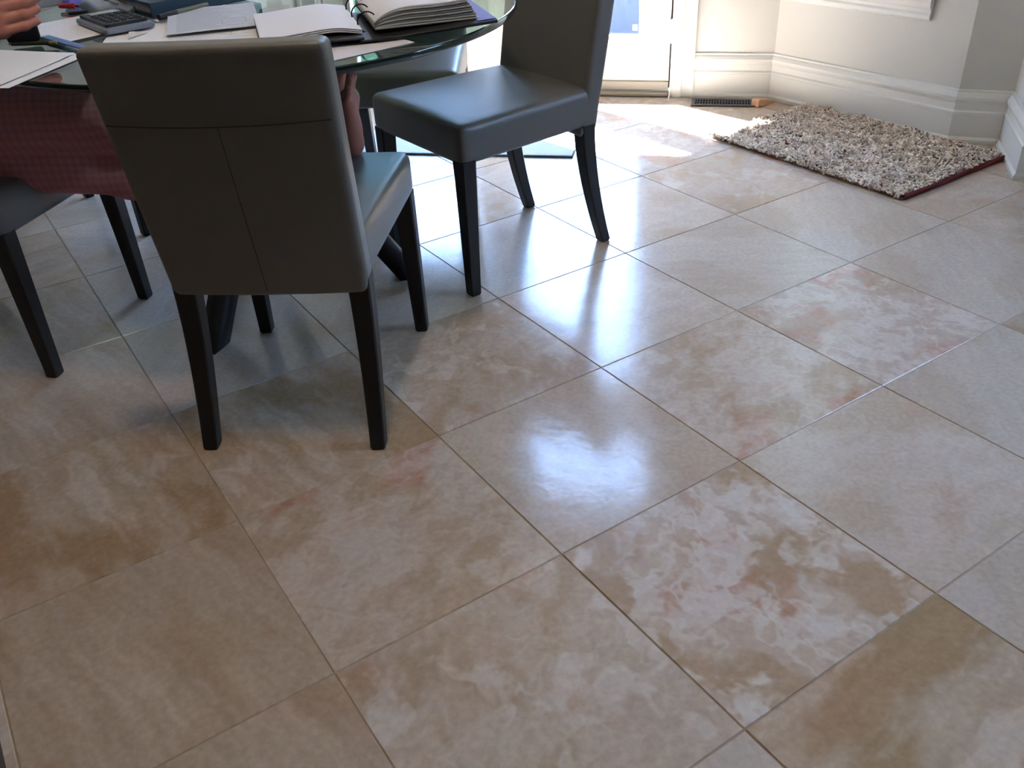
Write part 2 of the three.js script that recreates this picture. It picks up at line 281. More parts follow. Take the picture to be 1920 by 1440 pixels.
{ // flush ceiling lamp over the near chair
  const t = thing('ceiling_lamp', 'round flush ceiling lamp with a warm white glass disc', 'lamp', [0.22, CEIL, -0.72]);
  mesh('lamp_base', new THREE.CylinderGeometry(0.17, 0.17, 0.03, 40).translate(0, -0.015, 0), M.trim, t);
  mesh('lamp_glass', new THREE.SphereGeometry(0.15, 32, 12, 0, Math.PI * 2, Math.PI / 2, Math.PI / 2).scale(1, 0.35, 1).translate(0, -0.03, 0), std(0xfff3e0, 0.4, { emissive: 0xffe2c0, emissiveIntensity: 1.5 }), t);
  const l = new THREE.PointLight(0xffeedd, 1.5, 0, 2); l.position.set(0, -0.12, 0); l.shadow.radius = 4; l.castShadow = true; t.add(l);
}

// ---------------------------------------------------------------- outside
struct('terrace', box(14, 0.2, 9, 2, -0.26, -6.5), M.patio);
struct('garden_ground', box(60, 0.2, 60, 0, -0.4, -20), M.lawn);
{
  // tall hedges close the garden on three sides, so that low daylight is dim and green-grey
  const hedgeMat = std(0x3d4f33, 0.95);
  for (const [x, z, turn, len, label] of [[1, -12, 0, 21.5, 'tall clipped green hedge along the far end of the garden'], [13, -3, Math.PI / 2, 26, 'tall clipped green hedge along the right side of the garden'], [-11, -3, Math.PI / 2, 26, 'tall clipped green hedge along the left side of the garden']]) {
    const h = thing('garden_hedge', label, 'hedge', [x, -0.3, z], turn);
    mesh('foliage', soft(len, 4.2, 1.4, 0.25, [90, 16, 6], (v) => { const n = 0.16 * fbm(v.x * 1.7, v.y * 1.7, v.z * 1.7 + x, 3); v.x += n; v.y += n; v.z += n * 1.4; }).translate(0, 2.1, 0), hedgeMat, h);
  }
  const wl = thing('planter_wall', 'low slate-blue planter wall on the terrace outside the glazed door', 'planter', [2.356 + 0.725 * 1.2, -0.16, -2.721 - 0.69 * 1.2], -Math.atan2(0.725, 0.69));
  mesh('planter_body', soft(2.6, 0.78, 0.3, 0.012, [4, 4, 4]).translate(0, 0.39, 0), M.slate, wl);
  mesh('planter_cap', soft(2.66, 0.05, 0.36, 0.012, [4, 4, 4]).translate(0, 0.805, 0), M.slate, wl);
}

// ---------------------------------------------------------------- chairs
function makeChair() {
  const t = new THREE.Group();
  const seat = soft(0.456, 0.108, 0.475, 0.024, [26, 10, 26], (v) => {
    const k = (v.z + 0.2375) / 0.475; v.x *= lerp(0.405 / 0.456, 1, k);
    if (v.y > 0) v.y += 0.012 * Math.max(0, 1 - (v.x / 0.22) ** 2) * Math.max(0, 1 - (v.z / 0.2375) ** 2);
  }).translate(0, 0.427, 0.0065);
  mesh('seat', seat, M.leather, t);
  const zb = (y) => -0.2165 - 0.093 * clamp((y - 0.36) / 0.505, -0.1, 1.1);
  const back = soft(0.415, 0.508, 0.064, 0.0165, [24, 28, 10], (v) => { const y = v.y + 0.602; v.x *= lerp(0.98, 1.025, (y - 0.36) / 0.505); v.z += zb(y) + 0.008 * (v.x / 0.2) ** 2; v.y = y; });
  const b = mesh('backrest', back, M.leather, t);
  // seams: sewn ridges on the rear face and round the front
  const zr = (x, y) => zb(y) - 0.032 + 0.008 * (x / 0.2) ** 2;
  const arc = []; for (let i = 0; i <= 12; i++) { const x = lerp(-0.2, 0.2, i / 12), y = 0.722 - 0.006 * (1 - (x / 0.2) ** 2); arc.push([x, y, zr(x, y) + 0.0004]); }
  mesh('seam', tube(arc, 0.0013, 36, 6), M.seam, b);
  const ver = []; for (let i = 0; i <= 8; i++) { const y = lerp(0.716, 0.365, i / 8); ver.push([0.0, y, zr(0, y) + 0.0006]); }
  mesh('seam', tube(ver, 0.0012, 24, 6), M.seam, b);
  for (const s of [-1, 1]) {
    mesh('leg', bar([[s * 0.2095, 0.0, 0.2255, 0.026, 0.026], [s * 0.2095, 0.005, 0.2255, 0.032, 0.032], [s * 0.206, 0.2, 0.222, 0.039, 0.039], [s * 0.202, 0.385, 0.218, 0.046, 0.046]]), M.espresso, t);
    const r = []; for (let i = 0; i <= 8; i++) { const k = i / 8, y = lerp(0.006, 0.38, k); r.push([s * lerp(0.186, 0.181, k), y, -0.210 - 0.072 * (1 - k) ** 1.7, lerp(0.032, 0.046, k), lerp(0.032, 0.048, k)]); }
    r.unshift([s * 0.186, 0, -0.282, 0.026, 0.026]);
    mesh('leg', bar(r), M.espresso, t);
  }
  return t;
}
const chairGroup = 'grey leather dining chairs round the glass table';
const chairProto = makeChair();
function chair(x, z, fx, fz, label, first) {
  const c = first ? chairProto : chairProto.clone(); c.name = numbered('dining_chair'); scene.add(c);
  c.position.set(x, 0, z); c.rotation.set(0, Math.atan2(fx, fz), 0); tag(c, label, 'chair', chairGroup); return c;
}
chair(0.3585, -1.2992, 0.6037, -0.7972, 'grey leather dining chair whose broad back faces the camera, bare feet on its seat', true);
chair(1.0854, -1.6563, -0.9982, 0.0597, 'grey leather dining chair turned sideways with its empty seat in full view beside the binder');
chair(-0.192, -2.04, 0.69, 0.72, 'grey leather dining chair that the person in pink trousers sits on');
chair(1.1, -2.215, -0.6, 0.8, 'grey leather dining chair beyond the sideways chair, mostly hidden under the glass rim');
chair(0.405, -2.75, 0.2, 0.98, 'dining chair farthest from the camera, only a dark leg visible beyond the pink trousers');

// ---------------------------------------------------------------- table
const TC = [0.52, -1.8], TR = 0.652, TT = 0.75;
{
  const t = thing('dining_table', 'round clear glass dining table with dark rim and crossed dark wooden legs, covered in papers', 'table', [TC[0], 0, TC[1]]);
  mesh('glass_top', new THREE.CylinderGeometry(TR - 0.004, TR - 0.004, 0.004, 96).translate(0, TT - 0.002, 0), M.tableGlass, t);
  const prof = [[TR - 0.012, TT - 0.016], [TR - 0.003, TT - 0.016], [TR, TT - 0.013], [TR, TT - 0.003], [TR - 0.003, TT - 0.0002], [TR - 0.006, TT - 0.0002]].map((p) => new THREE.Vector2(...p));
  mesh('glass_edge', new THREE.LatheGeometry(prof, 128), M.glassRim, t);
  [144, 21, 262].forEach((deg, i) => {
    const a = deg * Math.PI / 180, ux = Math.cos(a), uz = Math.sin(a), off = 0.045;
    const far = i === 1 ? 0.305 : 0.385, foot = V(ux * far - uz * off, 0, uz * far + ux * off), top = V(-ux * 0.16 - uz * off, TT - 0.0185, -uz * 0.16 + ux * off);
    const g = soft(0.055, 1, 0.07, 0.004, [2, 4, 2], (v) => { const k = v.y + 0.5, w = v.x, d = v.z; v.x = lerp(foot.x, top.x, k) - uz * w + ux * d * 1.0; v.z = lerp(foot.z, top.z, k) + ux * w + uz * d * 1.0; v.y = lerp(foot.y, top.y, k); });
    mesh('leg', g, M.espresso, t);
  });
  mesh('hub', new THREE.CylinderGeometry(0.1, 0.1, 0.06, 24).translate(0, 0.5, 0), M.espresso, t);
  for (const deg of [144, 21, 262]) { const a = (deg + 180) * Math.PI / 180, o = 0.045; mesh('pad', new THREE.CylinderGeometry(0.02, 0.02, 0.016, 16).translate(Math.cos(a) * 0.16 + Math.sin(a) * o, TT - 0.0125, Math.sin(a) * 0.16 - Math.cos(a) * o), M.blackGap, t); }
}

// ---------------------------------------------------------------- person: fields of tapered capsules, meshed by surface nets
function surfaceNet(f, lo, hi, cell) {
  const n = [0, 1, 2].map((k) => Math.ceil((hi[k] - lo[k]) / cell) + 1), [nx, ny, nz] = n, val = new Float32Array(nx * ny * nz), at = (i, j, k) => (k * ny + j) * nx + i;
  for (let k = 0; k < nz; k++) for (let j = 0; j < ny; j++) for (let i = 0; i < nx; i++) val[at(i, j, k)] = f(lo[0] + i * cell, lo[1] + j * cell, lo[2] + k * cell);
  const id = new Int32Array(nx * ny * nz).fill(-1), pos = [], idx = [], C = [[0, 0, 0], [1, 0, 0], [0, 1, 0], [1, 1, 0], [0, 0, 1], [1, 0, 1], [0, 1, 1], [1, 1, 1]], E = [[0, 1], [2, 3], [4, 5], [6, 7], [0, 2], [1, 3], [4, 6], [5, 7], [0, 4], [1, 5], [2, 6], [3, 7]];
  for (let k = 0; k + 1 < nz; k++) for (let j = 0; j + 1 < ny; j++) for (let i = 0; i + 1 < nx; i++) {
    const v = C.map(([a, b, c]) => val[at(i + a, j + b, k + c)]); let m = 0; for (const x of v) if (x < 0) m++;
    if (m === 0 || m === 8) continue;
    let s = [0, 0, 0], c = 0;
    for (const [a, b] of E) if (v[a] < 0 !== v[b] < 0) { const t = v[a] / (v[a] - v[b]); for (let q = 0; q < 3; q++) s[q] += C[a][q] + t * (C[b][q] - C[a][q]); c++; }
    id[at(i, j, k)] = pos.length / 3; pos.push(lo[0] + (i + s[0] / c) * cell, lo[1] + (j + s[1] / c) * cell, lo[2] + (k + s[2] / c) * cell);
  }
  const quad = (a, b, c, d, flip) => { if (a < 0 || b < 0 || c < 0 || d < 0) return; flip ? idx.push(a, c, b, a, d, c) : idx.push(a, b, c, a, c, d); };
  for (let k = 1; k + 1 < nz; k++) for (let j = 1; j + 1 < ny; j++) for (let i = 1; i + 1 < nx; i++) {
    const v = val[at(i, j, k)] < 0;
    if (v !== val[at(i + 1, j, k)] < 0) quad(id[at(i, j - 1, k - 1)], id[at(i, j, k - 1)], id[at(i, j, k)], id[at(i, j - 1, k)], !v);
    if (v !== val[at(i, j + 1, k)] < 0) quad(id[at(i - 1, j, k - 1)], id[at(i - 1, j, k)], id[at(i, j, k)], id[at(i, j, k - 1)], !v);
    if (v !== val[at(i, j, k + 1)] < 0) quad(id[at(i - 1, j - 1, k)], id[at(i, j - 1, k)], id[at(i, j, k)], id[at(i - 1, j, k)], !v);
  }
  const g = new THREE.BufferGeometry(); g.setAttribute('position', new THREE.Float32BufferAttribute(pos, 3)); g.setIndex(idx); g.computeVertexNormals(); return g;
}
const capsule = (a, b, ra, rb) => (x, y, z) => { const bx = b.x - a.x, by = b.y - a.y, bz = b.z - a.z, px = x - a.x, py = y - a.y, pz = z - a.z, t = clamp((px * bx + py * by + pz * bz) / (bx * bx + by * by + bz * bz + 1e-9)); return Math.hypot(px - bx * t, py - by * t, pz - bz * t) - lerp(ra, rb, t); };
const ball = (c, r, sx = 1, sy = 1, sz = 1) => (x, y, z) => { const q = Math.hypot((x - c.x) / sx, (y - c.y) / sy, (z - c.z) / sz); return (q - r) * Math.min(sx, sy, sz); };
const blend = (k, list) => (x, y, z) => { let d = 1e3; for (const f of list) { const e = f(x, y, z), h = Math.max(k - Math.abs(d - e), 0) / k; d = Math.min(d, e) - h * h * k * 0.25; } return d; };
const bounds = (pts, pad) => [[0, 1, 2].map((k) => Math.min(...pts.map((p) => p.getComponent(k))) - pad), [0, 1, 2].map((k) => Math.max(...pts.map((p) => p.getComponent(k))) + pad)];
function net(list, k, pts, pad, cell) { const [lo, hi] = bounds(pts, pad); return surfaceNet(blend(k, list), lo, hi, cell); }
{
  const f = V(0.69, 0, 0.72).normalize(), l = V(0.72, 0, -0.69).normalize(), up = V(0, 1, 0);
  const P = V(-0.2, 0.597, -2.045), at = (o, a, b, c) => o.clone().addScaledVector(f, a).addScaledVector(up, b).addScaledVector(l, c);
  const skin = phys(0xb97765, 0.5, { sheen: 0.2, sheenRoughness: 0.6 });
  const who = thing('person', 'person in pink checked trousers sitting at the table, legs stretched over to the next chair', 'person', [0, 0, 0]);
  // joints
  const chest = at(P, -0.06, 0.3, 0), neck = at(P, -0.02, 0.47, 0), head = at(P, 0.06, 0.61, 0);
  const hipR = at(P, 0.02, 0, -0.085), hipL = at(P, 0.02, 0, 0.085), kneeR = V(0.135, 0.605, -1.70), kneeL = V(0.2, 0.60, -1.84), ankR = V(0.52, 0.54, -1.43), ankL = V(0.55, 0.54, -1.53);
  const shR = at(P, -0.03, 0.41, -0.165), shL = at(P, -0.03, 0.41, 0.165), wrR = V(-0.088, 0.806, -1.873), elR = V(-0.27, 0.80, -1.80), elL = at(P, -0.08, 0.19, 0.235), wrL = at(P, 0.13, 0.115, 0.15);
  const bodyList = [ball(P, 0.15, 1, 0.8, 1), capsule(at(P, -0.02, 0.05, 0), chest, 0.125, 0.125), capsule(at(chest, 0, 0.04, -0.07), at(chest, 0, 0.04, 0.07), 0.1, 0.1), capsule(shR, shL, 0.05, 0.05), capsule(chest, neck, 0.08, 0.05), capsule(neck, head, 0.05, 0.055),
    capsule(hipR, kneeR, 0.078, 0.054), capsule(kneeR, ankR, 0.052, 0.034), capsule(hipL, kneeL, 0.078, 0.054), capsule(kneeL, ankL, 0.052, 0.034), capsule(shR, elR, 0.045, 0.036), capsule(elR, wrR, 0.036, 0.024), capsule(shL, elL, 0.045, 0.036), capsule(elL, wrL, 0.036, 0.025)];
  const bodyGeo = net(bodyList, 0.035, [P, chest, neck, hipR, hipL, kneeR, kneeL, ankR, ankL, shR, shL, elR, elL, wrR, wrL], 0.2, 0.013);
  // head with brow, nose, mouth, ears
  const hd = (a, b, c) => at(head, a, b, c);
  const headList = [ball(hd(-0.01, 0.03, 0), 0.086, 1, 1.18, 1), capsule(hd(0.02, -0.06, 0), hd(0.045, -0.072, 0), 0.045, 0.03), capsule(hd(0.075, 0.025, 0), hd(0.098, -0.015, 0), 0.008, 0.013), capsule(hd(0.07, 0.038, -0.045), hd(0.07, 0.038, 0.045), 0.012, 0.012), capsule(hd(0.076, -0.045, -0.018), hd(0.076, -0.045, 0.018), 0.007, 0.007), capsule(hd(0.074, -0.056, -0.014), hd(0.074, -0.056, 0.014), 0.008, 0.008), ball(hd(-0.005, 0.0, 0.085), 0.022, 0.8, 1.3, 0.8), ball(hd(-0.005, 0.0, -0.085), 0.022, 0.8, 1.3, 0.8), capsule(neck, hd(-0.01, -0.03, 0), 0.046, 0.05)];
  const headGeo = net(headList, 0.014, [head, neck], 0.14, 0.0045);
  // right hand: fingers wrapped round the back of a phone held upright
  const Hx = V(0.978, 0, 0.208).normalize(), Hn = V(-0.208, 0, 0.978).normalize();   // across the phone; out of its back, towards the camera
  const PB = V(0.002, 0.7555, -1.848);   // lower end of the phone, middle
  const ph = (x, y, n) => PB.clone().addScaledVector(Hx, x).addScaledVector(up, y).addScaledVector(Hn, n);
  const hand = [capsule(wrR, ph(-0.05, 0.066, 0.018), 0.024, 0.029), capsule(ph(-0.052, 0.042, 0.016), ph(-0.05, 0.1, 0.018), 0.023, 0.023), capsule(ph(-0.032, 0.036, 0.026), ph(-0.03, 0.108, 0.028), 0.018, 0.018)];
  const fingers = [[0.036, 0.036, 0.0108, 0], [0.0595, 0.042, 0.0118, 1], [0.0835, 0.050, 0.0122, 2], [0.107, 0.062, 0.0118, 3]];
  const fl = [];
  for (const [y, len, r, i] of fingers) {
    const k = ph(-0.026, y, 0.034), m = ph(len - 0.024, y + 0.004, 0.027 - i * 0.0005), t = ph(len + 0.002, y + 0.009, 0.0165);
    fl.push(blend(0.006, [capsule(k, m, r * 1.12, r), capsule(m, t, r, r * 0.86)]));
  }
  const thumb = blend(0.006, [capsule(ph(-0.045, 0.085, 0.01), ph(-0.04, 0.115, -0.008), 0.014, 0.011), capsule(ph(-0.04, 0.115, -0.008), ph(-0.012, 0.13, -0.016), 0.011, 0.009)]);
  const palm = blend(0.02, hand), handF = (x, y, z) => { let d = palm(x, y, z); for (const q of fl) { const e = q(x, y, z), h = Math.max(0.004 - Math.abs(d - e), 0) / 0.004; d = Math.min(d, e) - h * h * 0.001; } const e = thumb(x, y, z); return Math.min(d, e); };
  const [hlo, hhi] = bounds([wrR, ph(-0.07, 0.01, 0.06), ph(0.075, 0.15, -0.03), ph(0, 0.0, 0)], 0.03);
  const handGeo = surfaceNet(handF, hlo, hhi, 0.0024);
  // left hand resting in the lap
  const lh = [], LW = wrL, ld = V(0.75, -0.12, 0.6).normalize(), ls = V(0.5, 0, -0.8).normalize(), q = (a, b, c) => LW.clone().addScaledVector(ld, a).addScaledVector(ls, b).addScaledVector(up, c);
  lh.push(capsule(q(0, 0, 0), q(0.06, 0, 0), 0.024, 0.026), capsule(q(0.06, -0.022, 0), q(0.06, 0.022, 0), 0.016, 0.016));
  [[-0.03, 0.05, 0.008], [-0.011, 0.06, 0.009], [0.009, 0.063, 0.009], [0.028, 0.055, 0.0088]].forEach(([s, n, r]) => { lh.push(capsule(q(0.07, s * 0.9, 0), q(0.07 + n * 0.55, s, 0.004), r * 1.1, r), capsule(q(0.07 + n * 0.55, s, 0.004), q(0.07 + n, s, -0.018), r, r * 0.85)); });
  lh.push(capsule(q(0.02, 0.02, 0), q(0.05, 0.05, -0.01), 0.012, 0.01), capsule(q(0.05, 0.05, -0.01), q(0.075, 0.055, -0.02), 0.01, 0.0085));
  const lhGeo = net(lh, 0.006, [q(0, 0, 0), q(0.14, 0, 0), q(0.07, 0.06, 0), q(0.07, -0.04, 0)], 0.035, 0.003);
  // feet: heel on the seat, toes up
  const footGeo = (ank, med) => {
    const d = V(0.81, 0.1, 0.59).normalize(), w = V(0.59, 0, -0.81).normalize().multiplyScalar(med), u = V(-0.02, 1, -0.01).normalize();
    const o = ank.clone().addScaledVector(d, 0.062).addScaledVector(up, -0.045), T = (a, b, c) => o.clone().addScaledVector(u, a).addScaledVector(w, b).addScaledVector(d, c);
    const li = [capsule(ank, T(0.02, 0, -0.018), 0.034, 0.03), capsule(T(0.008, 0, -0.012), T(0.055, 0, -0.012), 0.027, 0.024), capsule(T(0.05, 0.004, -0.012), T(0.108, 0.014, -0.004), 0.024, 0.02), capsule(T(0.05, -0.008, -0.008), T(0.1, -0.02, -0.004), 0.022, 0.017), capsule(T(0.108, -0.026, -0.004), T(0.112, 0.026, -0.004), 0.0165, 0.019)];
    const toes = [[0.027, 0.125, 0.156, 0.0125], [0.008, 0.125, 0.158, 0.0088], [-0.007, 0.122, 0.151, 0.0083], [-0.020, 0.118, 0.143, 0.0078], [-0.032, 0.112, 0.133, 0.0076]];
    const tf = toes.map(([b, a0, a1, r]) => blend(0.004, [capsule(T(a0 - 0.012, b * 0.9, -0.003), T((a0 + a1) / 2, b, 0.001), r * 0.95, r * 0.85), capsule(T((a0 + a1) / 2, b, 0.001), T(a1, b, 0.007), r * 0.9, r)]));
    const sole = blend(0.016, li), F = (x, y, z) => { let e = sole(x, y, z); for (const g of tf) { const v = g(x, y, z), h = Math.max(0.005 - Math.abs(e - v), 0) / 0.005; e = Math.min(e, v) - h * h * 0.00125; } return e; };
    const [lo, hi] = bounds([ank, T(0, 0, 0), T(0.16, 0.03, 0), T(0.16, -0.04, 0)], 0.045);
    return surfaceNet(F, lo, hi, 0.003);
  };
  mesh('body', [bodyGeo, headGeo, handGeo, lhGeo, footGeo(ankR, 1), footGeo(ankL, -1)], skin, who);
  for (const s of [-1, 1]) mesh('eye', new THREE.SphereGeometry(0.0115, 16, 12).translate(...hd(0.068, 0.018, s * 0.031).toArray()), std(0xe8e4de, 0.2), who);
  for (const s of [-1, 1]) mesh('iris', new THREE.SphereGeometry(0.0058, 14, 10).translate(...hd(0.0745, 0.0155, s * 0.031).toArray()), std(0x24160e, 0.15), who);
  const hairList = [ball(hd(-0.022, 0.05, 0), 0.094, 1, 1.12, 1.02), capsule(hd(-0.06, 0.0, 0), hd(-0.075, -0.14, 0), 0.075, 0.05)], face = ball(hd(0.075, -0.02, 0), 0.085, 0.9, 1.1, 0.95), hairBase = blend(0.03, hairList);
  mesh('hair', surfaceNet((x, y, z) => Math.max(hairBase(x, y, z), -face(x, y, z)), ...bounds([head], 0.24), 0.007), std(0x2a1a12, 0.55), who);
  // shirt and sleeves, a thickness over the body
  const cut = (list, k, pts, pad, cell, keep) => { const b = blend(k, list), [lo, hi] = bounds(pts, pad); return surfaceNet((x, y, z) => Math.max(b(x, y, z), keep(x, y, z)), lo, hi, cell); };
  const shirt = [ball(at(P, 0, 0.03, 0), 0.155, 1, 0.9, 1), capsule(at(P, -0.02, 0.05, 0), chest, 0.142, 0.14), capsule(at(chest, 0, 0.04, -0.07), at(chest, 0, 0.04, 0.07), 0.115, 0.115), capsule(shR, shL, 0.072, 0.072), capsule(chest, neck, 0.098, 0.06), capsule(shR, elR, 0.07, 0.052), capsule(elR, at(elR, 0, 0, 0).lerp(wrR, 0.72), 0.05, 0.042), capsule(shL, elL, 0.07, 0.052), capsule(elL, at(elL, 0, 0, 0).lerp(wrL, 0.8), 0.05, 0.04)];
  const sg = cut(shirt, 0.035, [P, chest, neck, shR, shL, elR, elL, wrR, wrL], 0.2, 0.012, (x, y, z) => y - (neck.y + 0.012));
  mesh('shirt', sg, std(0x55697a, 0.85), who).userData.label = 'grey-blue long sleeves';
  // trousers: wide soft legs hanging a little below the limbs
  const plaid = texture(256, 256, (u, v) => {
    const sx = (t, n) => 0.5 + 0.5 * Math.sin(t * Math.PI * 2 * n), thread = (((u * 128) | 0) + ((v * 128) | 0)) % 2 ? 5 : -5, a = smooth(0.35, 0.65, sx(u, 8)), b = smooth(0.35, 0.65, sx(v, 8)), s = 8 * fbm(u * 6, v * 40, 3, 2);
    return [190 - 7 * (a + b) + thread + s, 134 - 9 * (a + b) + thread + s, 146 - 8 * (a + b) + thread + s];
  }, true, true);
  plaid.repeat.set(7, 7);
  const drop = (p, y) => p.clone().addScaledVector(up, y), T = 0.016, tr = [];
  for (const [h, k, a] of [[hipR, kneeR, ankR], [hipL, kneeL, ankL]]) {
    const end = k.clone().lerp(a, 0.93), endR = 0.046;
    tr.push(capsule(h, k, 0.095, 0.078), capsule(k, end, 0.078, endR), capsule(drop(h, -0.08), drop(k, -0.15), 0.07, 0.05), capsule(drop(k, -0.15), drop(end, -0.03), 0.05, 0.038), capsule(drop(k, 0.02), drop(k.clone().lerp(end, 0.5), 0.015), 0.06, 0.05));
  }
  tr.push(ball(P, 0.165, 1, 0.78, 1));
  const trF = blend(0.04, tr), along = V(0.81, 0, 0.59).normalize();
  const [tlo, thi] = bounds([P, hipR, hipL, kneeR, kneeL, ankR, ankL], 0.2);
  const tg = surfaceNet((x, y, z) => { const s = x * along.x + z * along.z, t = x * along.z - z * along.x; return trF(x, y, z) + 0.007 * fbm(s * 7, y * 13, t * 8, 3) + 0.004 * Math.sin(y * 70 + 9 * fbm(s * 5, y * 5, t * 5, 2)) * smooth(-0.3, 0.3, fbm(s * 4 + 5, y * 4, t * 4, 2)); }, tlo, thi, 0.009);
  const p = tg.attributes.position, uv = new Float32Array(p.count * 2); for (let i = 0; i < p.count; i++) { uv[2 * i] = p.getX(i) * along.x + p.getZ(i) * along.z; uv[2 * i + 1] = p.getY(i) + 0.6 * (p.getX(i) * along.z - p.getZ(i) * along.x); }
  tg.setAttribute('uv', new THREE.BufferAttribute(uv, 2));
  mesh('trousers', tg, phys(0xffffff, 0.9, { map: plaid, sheen: 0.3, sheenRoughness: 0.8, sheenColor: 0xd09aa8 }), who).userData.label = 'pink checked trousers';
  // the phone in the hand
  const phone = thing('smartphone', 'black smartphone held upright in the hand of the person at the left', 'phone', [0, 0, 0]);
  const pm = new THREE.Matrix4().makeBasis(Hx, up, Hn); pm.setPosition(PB); phone.applyMatrix4(pm);
  mesh('phone_case', soft(0.07, 0.142, 0.0105, 0.0052, [20, 30, 6], (v) => { const cx = Math.max(0, Math.abs(v.x) - 0.023), cy = Math.max(0, Math.abs(v.y) - 0.059), r = Math.hypot(cx, cy); if (r > 0.012) { v.x -= Math.sign(v.x) * cx * (1 - 0.012 / r); v.y -= Math.sign(v.y) * cy * (1 - 0.012 / r); } }).translate(0, 0.071, 0), phys(0x0f1013, 0.4), phone);
  mesh('screen', box(0.062, 0.13, 0.0006, 0, 0.071, -0.0054), phys(0x050506, 0.08), phone);
  mesh('camera_lens', new THREE.CylinderGeometry(0.005, 0.005, 0.0014, 16).rotateX(Math.PI / 2).translate(0.022, 0.128, 0.0056), phys(0x08080a, 0.1), phone);
}

// ---------------------------------------------------------------- things on the table
const paperMat = std(0xe9e8ea, 0.8), paperCool = std(0xdfe2ec, 0.8);
const lines = (w, h, fn) => { const c = document.createElement('canvas'); c.width = w; c.height = h; const g = c.getContext('2d'); g.fillStyle = '#ecebee'; g.fillRect(0, 0, w, h); fn(g, w, h); const t = new THREE.CanvasTexture(c); t.colorSpace = THREE.SRGBColorSpace; return t; };
const scribble = (g, x0, y0, w, rows, step, col) => { g.strokeStyle = col; g.lineWidth = 1.6; for (let r = 0; r < rows; r++) { g.beginPath(); let x = x0; const y = y0 + r * step, end = x0 + w * (0.5 + 0.5 * rnd()); g.moveTo(x, y); while (x < end) { x += 3 + rnd() * 5; g.lineTo(x, y + (rnd() - 0.5) * 7); if (rnd() < 0.16) { x += 7; g.moveTo(x, y); } } g.stroke(); } };
const printed = [0, 1, 2].map((k) => std(0xffffff, 0.8, { map: lines(384, 512, (g, w, h) => {
  if (k === 0) scribble(g, 40, 60, 300, 14, 30, 'rgba(70,76,110,0.5)');
  if (k === 1) { g.strokeStyle = 'rgba(120,140,190,0.35)'; for (let y = 60; y < h; y += 17) { g.beginPath(); g.moveTo(0, y); g.lineTo(w, y); g.stroke(); } scribble(g, 60, 74, 250, 9, 34, 'rgba(60,64,80,0.5)'); }
  if (k === 2) { g.fillStyle = 'rgba(90,92,100,0.55)'; for (let y = 50; y < h - 40; y += 14) g.fillRect(38, y, 150 + 160 * rnd(), 3.2); g.strokeStyle = 'rgba(70,70,80,0.7)'; g.strokeRect(230, 320, 100, 90); }
}) }));
// a sheet with a slight wave; c = near-left corner, a = direction of its near edge
function sheet(label, c, a, w, d, y, mat, curl = 0.003, group) {
  const g = new THREE.BoxGeometry(w, 0.0008, d, 14, 1, 14).translate(w / 2, 0, -d / 2), p = g.attributes.position, ph = rnd() * 9;
  for (let i = 0; i < p.count; i++) { const x = p.getX(i) / w, z = -p.getZ(i) / d; p.setY(i, p.getY(i) + curl * (0.5 + 0.5 * Math.sin(x * 5 + ph)) * (0.3 + z * z) + curl * 1.6 * Math.pow(Math.abs(2 * x - 1), 4) * z); }
  g.computeVertexNormals();
  const m = mesh('paper_sheet', g, mat); m.position.set(c[0], TT + y + 0.0006, c[1]); m.rotation.y = -Math.atan2(a[1], a[0]); return tag(m, label, 'paper', group);
}
const tangle = (p, q) => -Math.atan2(q[1] - p[1], q[0] - p[0]);
sheet('blank white sheet at the left edge of the table, upper one of two', [-0.108, -1.47], [0.70, -0.71], 0.25, 0.2, 0.0045, paperMat, 0.003).rotation.z = 0.0;
sheet('white sheet under the blank one at the left table edge, showing past its corner', [-0.094, -1.452], [0.72, -0.69], 0.26, 0.2, 0.0012, printed[1], 0.0015);
sheet('pale blue-white sheet with a short pen stroke, lying between the phone and the calculator', [0.073, -1.784], [0.95, -0.3], 0.2, 0.26, 0.0032, printed[0], 0.0008);
sheet('white sheet showing in front of the calculator, beside the chair back', [0.12, -1.67], [0.93, 0.36], 0.2, 0.23, 0.0004, paperMat, 0.0006);
sheet('white sheet with a torn left edge standing proud just above the chair back', [0.212, -1.59], [0.9, 0.43], 0.27, 0.25, 0.0038, printed[2], 0.002);
sheet('grey printed sheet partly under the open binder, left of its left page', [0.262, -1.64], [0.957, 0.29], 0.205, 0.285, 0.011, std(0xd3d6da, 0.8, { map: printed[2].map }), 0.002);
sheet('white sheet between the teal folder and the grey marker', [0.3, -1.83], [0.98, -0.1], 0.2, 0.16, 0.0030, paperCool, 0.0015);
sheet('sheet under the black binder cover, reaching to the near rim of the glass', [0.395, -1.19], [0.99, -0.10], 0.26, 0.2, 0.0004, std(0xd6d1d6, 0.8), 0.0005);
